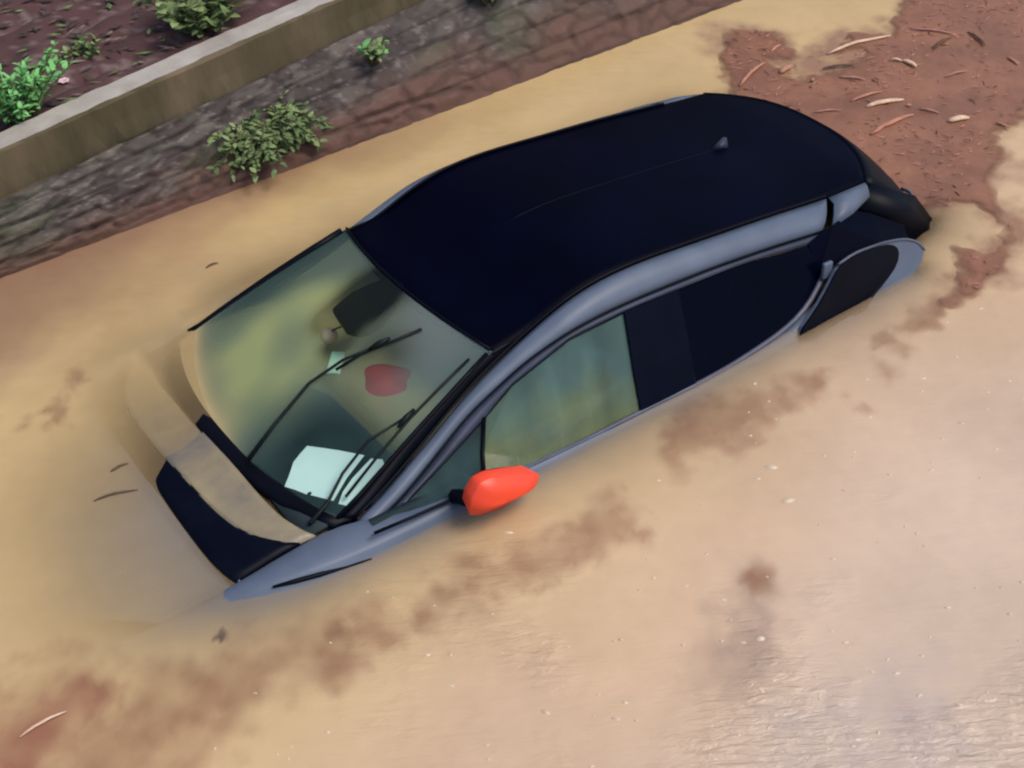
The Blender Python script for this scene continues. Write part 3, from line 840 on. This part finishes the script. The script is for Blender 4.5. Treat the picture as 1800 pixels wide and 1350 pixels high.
grey = np.array([.100, .086, .076]); lightg = np.array([.185, .160, .140]); mauve = np.array([.058, .044, .043]); redm = np.array([.125, .062, .046]); moss = np.array([.075, .085, .05])
SC = np.zeros(SX.shape+(3,)); a1 = ids[..., None]
SC = mauve*(1-a1)+grey*a1
lk = (sstep(.56, .72, vnoise(SX*9+4, TT*7, 34, 4))*.42)[..., None]; SC = SC*(1-lk)+lightg*lk
fl_ = (sstep(.66, .74, vnoise(SX*30+TT*20, TT*26, 35, 2))*.22)[..., None]; SC = SC*(1-fl_)+np.array([.42,.36,.34])*fl_
mk = (sstep(.52, .7, vnoise(SX*2.2+8, TT*2.5, 36, 3))*.6)[..., None]; SC = SC*(1-mk)+moss*mk
rk = (sstep(.62, .05, TT+.5*(vnoise(SX*3, TT*3, 37, 3)-.5)-.10*sstep(1.0, -1.2, SX))*.85)[..., None]; SC = SC*(1-rk)+redm*rk
SC = SC*(.7+.3*edge[..., None])*(1-.45*cl[..., None])
stm = bpy.data.materials.new('rubble_stone'); stm.use_nodes = True
nt = stm.node_tree; b = nt.nodes['Principled BSDF']
ca = nt.nodes.new('ShaderNodeAttribute'); ca.attribute_name = 'stone'
nt.links.new(ca.outputs['Color'], b.inputs['Base Color']); b.inputs['Roughness'].default_value = .8; b.inputs['Specular IOR Level'].default_value = .25
t2 = tex(nt, 45, 5); bpn = nt.nodes.new('ShaderNodeBump'); bpn.inputs['Strength'].default_value = .6; bpn.inputs['Distance'].default_value = .008
nt.links.new(t2, bpn.inputs['Height']); nt.links.new(bpn.outputs[0], b.inputs['Normal'])
stone = fastmesh('rubble_face', sv, sq, stm); attr(stone, 'stone', SC.reshape(-1, 3)); clear_parent(stone, wall)

# coping beam, slightly worn edges
xsC = np.arange(-7, 4.2, .05)
rows = []
for x in xsC:
    y0 = copy_y(x); z0 = copb_z(x); w = lambda k: .013*noise.noise(Vector((x*2.2, k, 0)))+.007*noise.noise(Vector((x*11, k, 3)))
    cr = CH
    rows.append([(x, y0-.05, z0), (x, y0+w(1), z0+w(2)), (x, y0+w(3), z0+.02), (x, y0+w(4)-.001, z0+cr*.5), (x, y0+w(5), z0+cr-.014), (x, y0-.012+w(6), z0+cr+w(7)),
                 (x, y0-CT*.5, z0+cr+w(8)), (x, y0-CT+w(9), z0+cr+w(7)), (x, y0-CT-.01, z0+cr-.02), (x, y0-CT-.012, z0+.02)])
v, f = grid(rows)
nrw = len(rows[0])-1
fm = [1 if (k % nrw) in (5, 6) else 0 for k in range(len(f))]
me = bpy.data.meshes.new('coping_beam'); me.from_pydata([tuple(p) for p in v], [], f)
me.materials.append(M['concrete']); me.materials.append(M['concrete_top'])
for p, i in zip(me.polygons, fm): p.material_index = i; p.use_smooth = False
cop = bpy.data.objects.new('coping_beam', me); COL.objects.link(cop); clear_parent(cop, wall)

# planting bed behind the coping, rising gently, then an added unseen bank to darken reflections
bx = np.arange(-8, 5, .03); bt = np.r_[np.arange(0, 2.2, .03), np.linspace(2.3, 9, 30)]
BX, BTt = np.meshgrid(bx, bt, indexing='ij')
BY = copy_y(BX)-CT-.004-BTt
BZ = copb_z(BX)+CH-.075+.02*BTt+np.clip(BTt-2.2, 0, 9)*.9+.045*(vnoise(BX*7, BTt*10, 50, 4)-.5)
step = (BTt*4.2+BX*.18+.3*vnoise(BX*3, BTt*3, 51, 2)) % 1.0
BZ += .02*sstep(0, .12, step)*(1-sstep(.9, 1, step))
bi = np.arange(BX.size).reshape(BX.shape)
bq = np.stack([bi[:-1, :-1], bi[1:, :-1], bi[1:, 1:], bi[:-1, 1:]], -1).reshape(-1, 4)
BC = np.array([.074, .032, .031])*(1+.9*(vnoise(BX*8, BTt*12, 52, 4)-.5))[..., None]
ln = (((step > .93) | (step < .05))*.5*sstep(.4, .6, vnoise(BX*4, BTt*8, 53, 2)))[..., None]
BC = BC*(1-ln)+np.array([.17,.115,.10])*ln
fk = (sstep(.68, .76, vnoise(BX*18, BTt*30, 54, 2))*.6)[..., None]; BC = BC*(1-fk)+np.array([.20,.15,.14])*fk
bm_ = bpy.data.materials.new('brick_soil'); bm_.use_nodes = True
nt = bm_.node_tree; b = nt.nodes['Principled BSDF']; ca = nt.nodes.new('ShaderNodeAttribute'); ca.attribute_name = 'soil'
nt.links.new(ca.outputs['Color'], b.inputs['Base Color']); b.inputs['Roughness'].default_value = .9
t2 = tex(nt, 40, 5); bpn = nt.nodes.new('ShaderNodeBump'); bpn.inputs['Strength'].default_value = .7; bpn.inputs['Distance'].default_value = .01
nt.links.new(t2, bpn.inputs['Height']); nt.links.new(bpn.outputs[0], b.inputs['Normal'])
bed = fastmesh('garden_bed', np.stack([BX.ravel(), BY.ravel(), BZ.ravel()], 1), bq, bm_); attr(bed, 'soil', BC.reshape(-1, 3)); tag(bed, kind='structure')

# ============================================================ PLANTS
def leaf(v, f, p, d, up, L_, W_, bend=.25):
    d = d.normalized(); s = d.cross(up)
    if s.length < 1e-3: s = Vector((1, 0, 0))
    s.normalize(); nn = s.cross(d)
    b0 = len(v)
    v += [p, p+d*L_*.35+s*W_*.5+nn*L_*.06, p+d*L_*.75+s*W_*.38-nn*L_*bend*.3, p+d*L_-nn*L_*bend, p+d*L_*.75-s*W_*.38-nn*L_*bend*.3, p+d*L_*.35-s*W_*.5+nn*L_*.06, p+d*L_*.5]
    f += [(b0, b0+1, b0+6), (b0+1, b0+2, b0+6), (b0+2, b0+3, b0+6), (b0+3, b0+4, b0+6), (b0+4, b0+5, b0+6), (b0+5, b0, b0+6)]

def plant(name, loc, label, cat, stems, mats_, height, spread, llen, lw, per, lean=(0, 0, 0), seed=1, group=None):
    r = random.Random(seed)
    root = empty(name, loc, label, cat, group)
    sv_, sf_ = [], []
    lv, lf, lm_ = [], [], []
    lean = Vector(lean)
    for s in range(stems):
        a = r.uniform(0, 6.283); k = r.uniform(.2, 1)
        tip = Vector((math.cos(a)*spread[0]*k, math.sin(a)*spread[1]*k, height*r.uniform(.45, 1)))+lean*r.uniform(.5, 1.1)
        st = Vector((math.cos(a)*.02, math.sin(a)*.02, -.03))
        mid = st.lerp(tip, .5)+Vector((0, 0, height*.12))
        pts = [st, st.lerp(mid, .6), mid, mid.lerp(tip, .6), tip]
        tv, tf = tube_geo(pts, .005, seg=5, taper=[1.3, 1.1, .9, .6, .3]); b0 = len(sv_)
        sv_ += tv; sf_ += [tuple(b0+i for i in q_) for q_ in tf]
        mi = r.randrange(len(mats_))
        for i in range(per):
            t = .25+.75*(i+r.random()*.8)/per
            p = pts[min(4, int(t*4))].lerp(pts[min(4, int(t*4)+1)], t*4-int(t*4)) if t < 1 else tip
            d = Vector((r.uniform(-1, 1), r.uniform(-1, 1), r.uniform(-.3, .9)))+(tip-st).normalized()*.5
            n0 = len(lf)
            leaf(lv, lf, p, d, Vector((r.uniform(-.4, .4), r.uniform(-.4, .4), 1)), llen*r.uniform(.6, 1.25), lw*r.uniform(.7, 1.2))
            mm_ = mi if r.random() < .75 else r.randrange(len(mats_))
            lm_ += [mm_]*(len(lf)-n0)
    o1 = mesh('stems', sv_, sf_, M['stem'], root)
    me = bpy.data.meshes.new('foliage'); me.from_pydata([tuple(x) for x in lv], [], lf)
    for m_ in mats_: me.materials.append(M[m_])
    for p_, i in zip(me.polygons, lm_): p_.material_index = i; p_.use_smooth = True
    o2 = bpy.data.objects.new('foliage', me); COL.objects.link(o2); o2.parent = root
    return root
plant('wall_shrub', (.03,-1.70,.205), 'bushy green shrub rooted in the rubble wall below the coping, hanging towards the water', 'shrub', 100, ['leaf_mid','leaf_mid','leaf_pale'], .15, (.34,.19), .040, .024, 13, lean=(.10,.19,-.20), seed=3)
plant('wall_weed', (-.60,-1.735,.26), 'small bright green weed tucked right under the coping, far right of the shrub', 'weed', 9, ['leaf_fresh','leaf_pale'], .10, (.07,.04), .05, .034, 7, lean=(0,.06,.0), seed=5)
plant('fern', (1.10,-1.86,.43), 'bright green leafy plant leaning over the coping at the left picture edge', 'plant', 38, ['leaf_fresh'], .27, (.26,.15), .045, .022, 16, lean=(-.03,-.02,.02), seed=8)
plant('bed_weed', (.68,-2.22,.42), 'small pale green weed in the brown bed above the coping', 'weed', 14, ['leaf_pale','leaf_mid'], .13, (.17,.10), .045, .022, 9, seed=9)
plant('bed_bush', (.10,-2.10,.43), 'broad grey-green bush in the bed just behind the coping, at the top edge', 'bush', 46, ['leaf_mid','leaf_pale'], .30, (.34,.22), .060, .045, 11, seed=12)
plant('bed_bush', (-.22,-2.40,.44), 'darker green bush behind the broad grey-green one at the top edge', 'bush', 16, ['leaf_mid'], .26, (.16,.14), .06, .035, 10, seed=14)
plant('bank_weed', (-1.35,-1.83,.30), 'dull green weed on the rubble at the top edge right of the coping', 'weed', 12, ['leaf_mid'], .16, (.16,.06), .05, .025, 9, lean=(0,.05,0), seed=17)
fl = empty('pale_flower', (.82,-2.04,.43), 'single tiny pale pink flower in the bed beside the bright green plant', 'flower')
v, f = [], []
for k in range(6):
    a = k*1.047; leaf(v, f, Vector((0, 0, .05)), Vector((math.cos(a), math.sin(a), .25)), Vector((0, 0, 1)), .028, .024, .1)
mesh('petals', v, f, M['petal'], fl); tube('stem', [(0,0,-.04),(.003,0,.01),(0,0,.05)], .002, M['stem'], fl)

# ============================================================ FLOATING DEBRIS
matA = [(-2.527,-1.329),(-2.30,-1.12),(-2.10,-.80),(-1.95,-.70),(-1.9,-.4),(-1.95,0),(-1.98,.369),(-2.08,.565),(-2.238,.640),(-2.29,.782),(-2.188,.900),(-2.082,.905),(-1.994,.79),(-1.884,.923),(-1.60,1.075),(-1.64,1.11),(-1.85,1.10),(-2.159,1.0),(-2.33,.855),(-2.394,.609),(-2.624,.489),(-2.76,.282),(-2.997,.301),(-3.49,.236),(-4.8,-.4),(-4.6,-1.0),(-3.773,-1.228),(-3.338,-.87),(-3.129,-.708),(-2.929,-.861),(-2.619,-.791),(-2.591,-.888),(-2.693,-1.042)]
dxs = np.arange(-5.0, -1.5, .013); dys = np.arange(-1.5, 1.3, .013)
DX, DY = np.meshgrid(dxs, dys, indexing='ij')
s = sdist(DX+.11*(vnoise(DX*5, DY*5, 60, 4)-.5)*2, DY+.09*(vnoise(DX*5+9, DY*5, 61, 4)-.5)*2, matA)
hole = sdist(DX+.10*(vnoise(DX*6, DY*6, 65, 3)-.5)*2, DY, [(-2.45,-.86),(-2.62,-.76),(-2.85,-.66),(-2.6,-.60),(-2.40,-.68)])
s = np.minimum(s, -hole)
s += .05*(vnoise(DX*12, DY*12, 62, 3)-.5)
DZ = np.clip(s*.5, -.012, .009)+.012*(vnoise(DX*16, DY*16, 63, 4)-.5)*sstep(0, .05, s)-.001
keep = s > -.03
di = np.arange(DX.size).reshape(DX.shape)
kq = keep[:-1, :-1] & keep[1:, :-1] & keep[1:, 1:] & keep[:-1, 1:]
dq = np.stack([di[:-1, :-1], di[1:, :-1], di[1:, 1:], di[:-1, 1:]], -1)[kq].reshape(-1, 4)
used = np.unique(dq); remap = -np.ones(DX.size, int); remap[used] = np.arange(len(used))
edge_a = sstep(-.012, .075, s+.07*(vnoise(DX*22, DY*22, 67, 3)-.5))
dm = mat('debris_scum', (.275, .124, .070), (.19, .085, .050), 2.5, rough=.4, spec=.35, bump=.5, bscale=55, stretch=(1, 1.6, 1), rot=(0, 0, math.radians(35)), dist=.006, lo=.38, hi=.7)
scum = fastmesh('floating_debris', np.stack([DX.ravel(), DY.ravel(), DZ.ravel()], 1)[used], remap[dq], dm)
attr(scum, 'edge', np.repeat(edge_a.ravel()[used][:, None], 3, 1))
_nt = dm.node_tree; _b = _nt.nodes['Principled BSDF']
_a = _nt.nodes.new('ShaderNodeAttribute'); _a.attribute_name = 'edge'; _nt.links.new(_a.outputs['Fac'], _b.inputs['Alpha'])
tag(scum, 'reddish brown mat of fine floating debris behind the car', 'debris', kind='stuff')

# fine litter of the mat (too many to count)
v, f = [], []
r = random.Random(5)
inside = [(x, y) for x, y in zip(rng.uniform(-4.6, -1.6, 3600), rng.uniform(-1.3, 1.1, 3600))]
ss = sdist(np.array([p[0] for p in inside]), np.array([p[1] for p in inside]), matA)
for (x, y), sd_ in zip(inside, ss):
    if sd_ < .03 or noise.noise(Vector((x*3.1, y*3.1, 4)))+.25 < r.random()*.9-.25: continue
    a = r.gauss(math.radians(150), .7); L_ = r.uniform(.010, .06)*(1.5 if r.random() < .1 else 1); w_ = r.uniform(.0015, .004)
    d = Vector((math.cos(a), math.sin(a), 0)); sdv = Vector((-d.y, d.x, 0)); p = Vector((x, y, .010+r.uniform(0, .006)))
    b0 = len(v)
    v += [p-d*L_/2, p+sdv*w_, p+d*L_/2, p-sdv*w_, p+Vector((0, 0, w_*1.2))]
    f += [(b0, b0+1, b0+4), (b0+1, b0+2, b0+4), (b0+2, b0+3, b0+4), (b0+3, b0, b0+4)]
lit = mesh('fine_litter', v, f, None, None, False, mats=[M['twig_pink'], M['twig_dark']], fm=[(1 if (i//4) % 4 == 1 else 0) for i in range(len(f))])
tag(lit, 'fine bits of bark and stalk strewn over the red-brown debris mat', 'litter', kind='stuff')

def stick(p0, p1, r_, m_, label, cat='twig', name='twig', bend=.06, z=.014, group='sticks in the debris mat', flat=.6, seedk=0):
    rr = random.Random(seedk)
    a = Vector((p0[0], p0[1], z)); b_ = Vector((p1[0], p1[1], z+rr.uniform(-.004, .006)))
    c_ = (a+b_)/2; d = (b_-a); s_ = Vector((-d.y, d.x, 0))
    o = bpy.data.objects.new(name, None)
    pts = []
    for k in range(7):
        t = k/6
        p = a.lerp(b_, t)+s_*bend*math.sin(math.pi*t)*rr.uniform(.6, 1.2)+Vector((0, 0, .004*math.sin(math.pi*t)))
        pts.append(p-c_)
    v, f = tube_geo(pts, r_, seg=6, taper=[.4, .9, 1, 1.05, .95, .8, .35], flat=flat)
    o = mesh(name, v, f, M[m_]); o.location = c_
    return tag(o, label, cat, group)
G = 'sticks in the debris mat'
TW = [
 ((-2.13,-.764),(-2.386,-.858),.010,'twig_pink','pinkish stick pointing away from the far rear corner of the black roof'),
 ((-2.489,-.928),(-2.582,-.956),.009,'twig_pink','short pink stick at the far tip of the debris, beyond the roof corner'),
 ((-2.376,-.741),(-2.466,-.745),.017,'twig_pink','stubby pink chip beside the clear water gap in the debris'),
 ((-2.708,-.738),(-3.102,-.681),.011,'twig_pale','long pale stick along the far edge of the debris mat'),
 ((-2.463,-.324),(-2.651,-.298),.009,'twig_pink','thin pink twig lying just off the rear edge of the roof'),
 ((-2.919,-.502),(-2.948,-.451),.008,'twig_pale','pale hooked twig, left half of the bright pair near the top right'),
 ((-2.956,-.459),(-2.962,-.366),.014,'twig_pale','bright pale chip, right half of the pair near the top right'),
 ((-2.245,-.355),(-2.365,-.290),.006,'twig_pink','thin pink stalk touching the rear edge of the roof'),
 ((-2.323,-.048),(-2.615,-.054),.014,'twig_pink','long pink stick pointing from the tailgate into the debris'),
 ((-2.676,-.074),(-2.717,.016),.007,'twig_pink','short pink twig above the right end of the stick by the tailgate'),
 ((-2.70,.090),(-2.80,.132),.018,'twig_pale','bright cream wood chip on the right side of the debris mat'),
 ((-3.234,-.666),(-3.376,-.480),.007,'twig_pink','thin curved twig in the upper right of the debris'),
 ((-3.40,-.157),(-3.383,-.075),.008,'twig_pink','small pink twig at the right picture edge'),
 ((-2.485,-.242),(-2.68,-.180),.015,'twig_pale','thick cream stick lying in the middle of the debris mat'),
 ((-2.645,-.131),(-2.671,-.120),.009,'twig_pink','tiny pink chip under the thick cream stick'),
 ((-2.999,-.209),(-3.131,-.179),.006,'twig_pink','faint pink stalk right of the bright pair'),
 ((-2.87,.237),(-2.884,.312),.007,'twig_pink','short pink stalk near the right edge of the mat'),
 ((-2.45,-.591),(-2.453,-.575),.011,'twig_pink','tiny pink dot-like chip by the stubby chip'),
 ((-2.575,-.64),(-2.729,-.574),.008,'twig_dark','brown twig under the clear water gap'),
 ((-2.583,-.526),(-2.664,-.428),.008,'twig_pink','pink twig left of the bright pair'),
 ((-3.446,-.465),(-3.40,-.307),.008,'twig_dark','dark twig right of the curved one in the upper right'),
 ((-3.17,-.445),(-3.329,-.476),.011,'twig_dark','dark thick twig above the bright pair'),
]
for k, (a, b_, r_, m_, lb) in enumerate(TW): stick(a, b_, r_, m_, lb, seedk=k, name='wood_chip' if 'chip' in lb else 'twig', cat='wood chip' if 'chip' in lb else 'twig')
G2 = 'loose sticks floating on open water'
for k, (a, b_, r_, m_, lb) in enumerate([
 ((1.659,.042),(1.504,.084),.0055,'twig_dark','thin dark twig floating in front of the hood'),
 ((1.547,-.064),(1.475,-.067),.006,'twig_dark','short brown twig just above the thin one in front of the hood'),
 ((.706,-.998),(.646,-.999),.0045,'twig_dark','tiny dark twig between the wall and the windscreen pillar'),
 ((2.25,.87),(2.094,.867),.0055,'twig_pale','pale straw in the bottom left corner on the brown mud streak')]):
    stick(a, b_, r_, m_, lb, z=.004, group=G2, seedk=90+k)

# small bubbles, crumbs and modelled glints on the rained-on water, too many to count
v, f = [], []
r = random.Random(21)
for k in range(900):
    x = r.uniform(-2.2, 2.6); y = r.uniform(.95, 3.0)
    if r.random() > .15+.5*max(0, min(1, (y-1.0)/1.2)): continue
    w_ = r.uniform(.0025, .006)*(2.0 if r.random() < .06 else 1); a = math.radians(145)+r.gauss(0, .3)
    d = Vector((math.cos(a), math.sin(a), 0))*w_*r.uniform(1, 3.2); e = Vector((-d.y, d.x, 0)).normalized()*w_
    p = Vector((x, y, .0)); b0 = len(v)
    v += [p-d, p-d*.6+e*.8, p+e, p+d*.6+e*.8, p+d, p+d*.6-e*.8, p-e, p-d*.6-e*.8, p+Vector((0, 0, w_*.9+.003))]
    f += [(b0+i, b0+(i+1) % 8, b0+8) for i in range(8)]
M['foam_glint'] = mat('pale_foam_glint', (.62, .50, .37), (.48, .37, .26), 30, rough=.4)
tag(mesh('foam_glints', v, f, M['foam_glint']), 'tiny pale bubbles, crumbs and made-up glints scattered on the open brown water', 'foam_glint', kind='stuff')

# dry leaves and chips lying in the bed and along the coping
v, f, fm = [], [], []
r = random.Random(33)
for k in range(900):
    x = r.uniform(-1.2, 1.7); t = r.uniform(.02, 1.9)
    y = copy_y(x)-CT-t; z = copb_z(x)+CH-.075+.02*t+.035
    a = math.radians(165)+r.gauss(0, .6); L_ = r.uniform(.012, .05); w_ = L_*r.uniform(.12, .45)
    d = Vector((math.cos(a), math.sin(a), r.uniform(-.2, .2)))*L_; e = Vector((-d.y, d.x, 0)).normalized()*w_
    p = Vector((x, y, z)); b0 = len(v)
    v += [p-d, p+e, p+d, p-e, p+Vector((0, 0, .006))]
    f += [(b0, b0+1, b0+4), (b0+1, b0+2, b0+4), (b0+2, b0+3, b0+4), (b0+3, b0, b0+4)]
    fm += [r.choice([0, 1, 1, 2, 3])]*4
M['dry'] = mat('dry_leaf', (.20, .145, .12), (.13, .09, .075), 30, rough=.85)
M['darkleaf'] = mat('rotten_leaf', (.045, .028, .026), (.03, .02, .018), 30, rough=.7)
tag(mesh('leaf_litter', v, f, None, None, False, mats=[M['dry'], M['darkleaf'], M['stem'], M['leaf_mid']], fm=fm), 'dry leaves and chips strewn over the dark bed above the coping', 'leaf litter', kind='stuff')
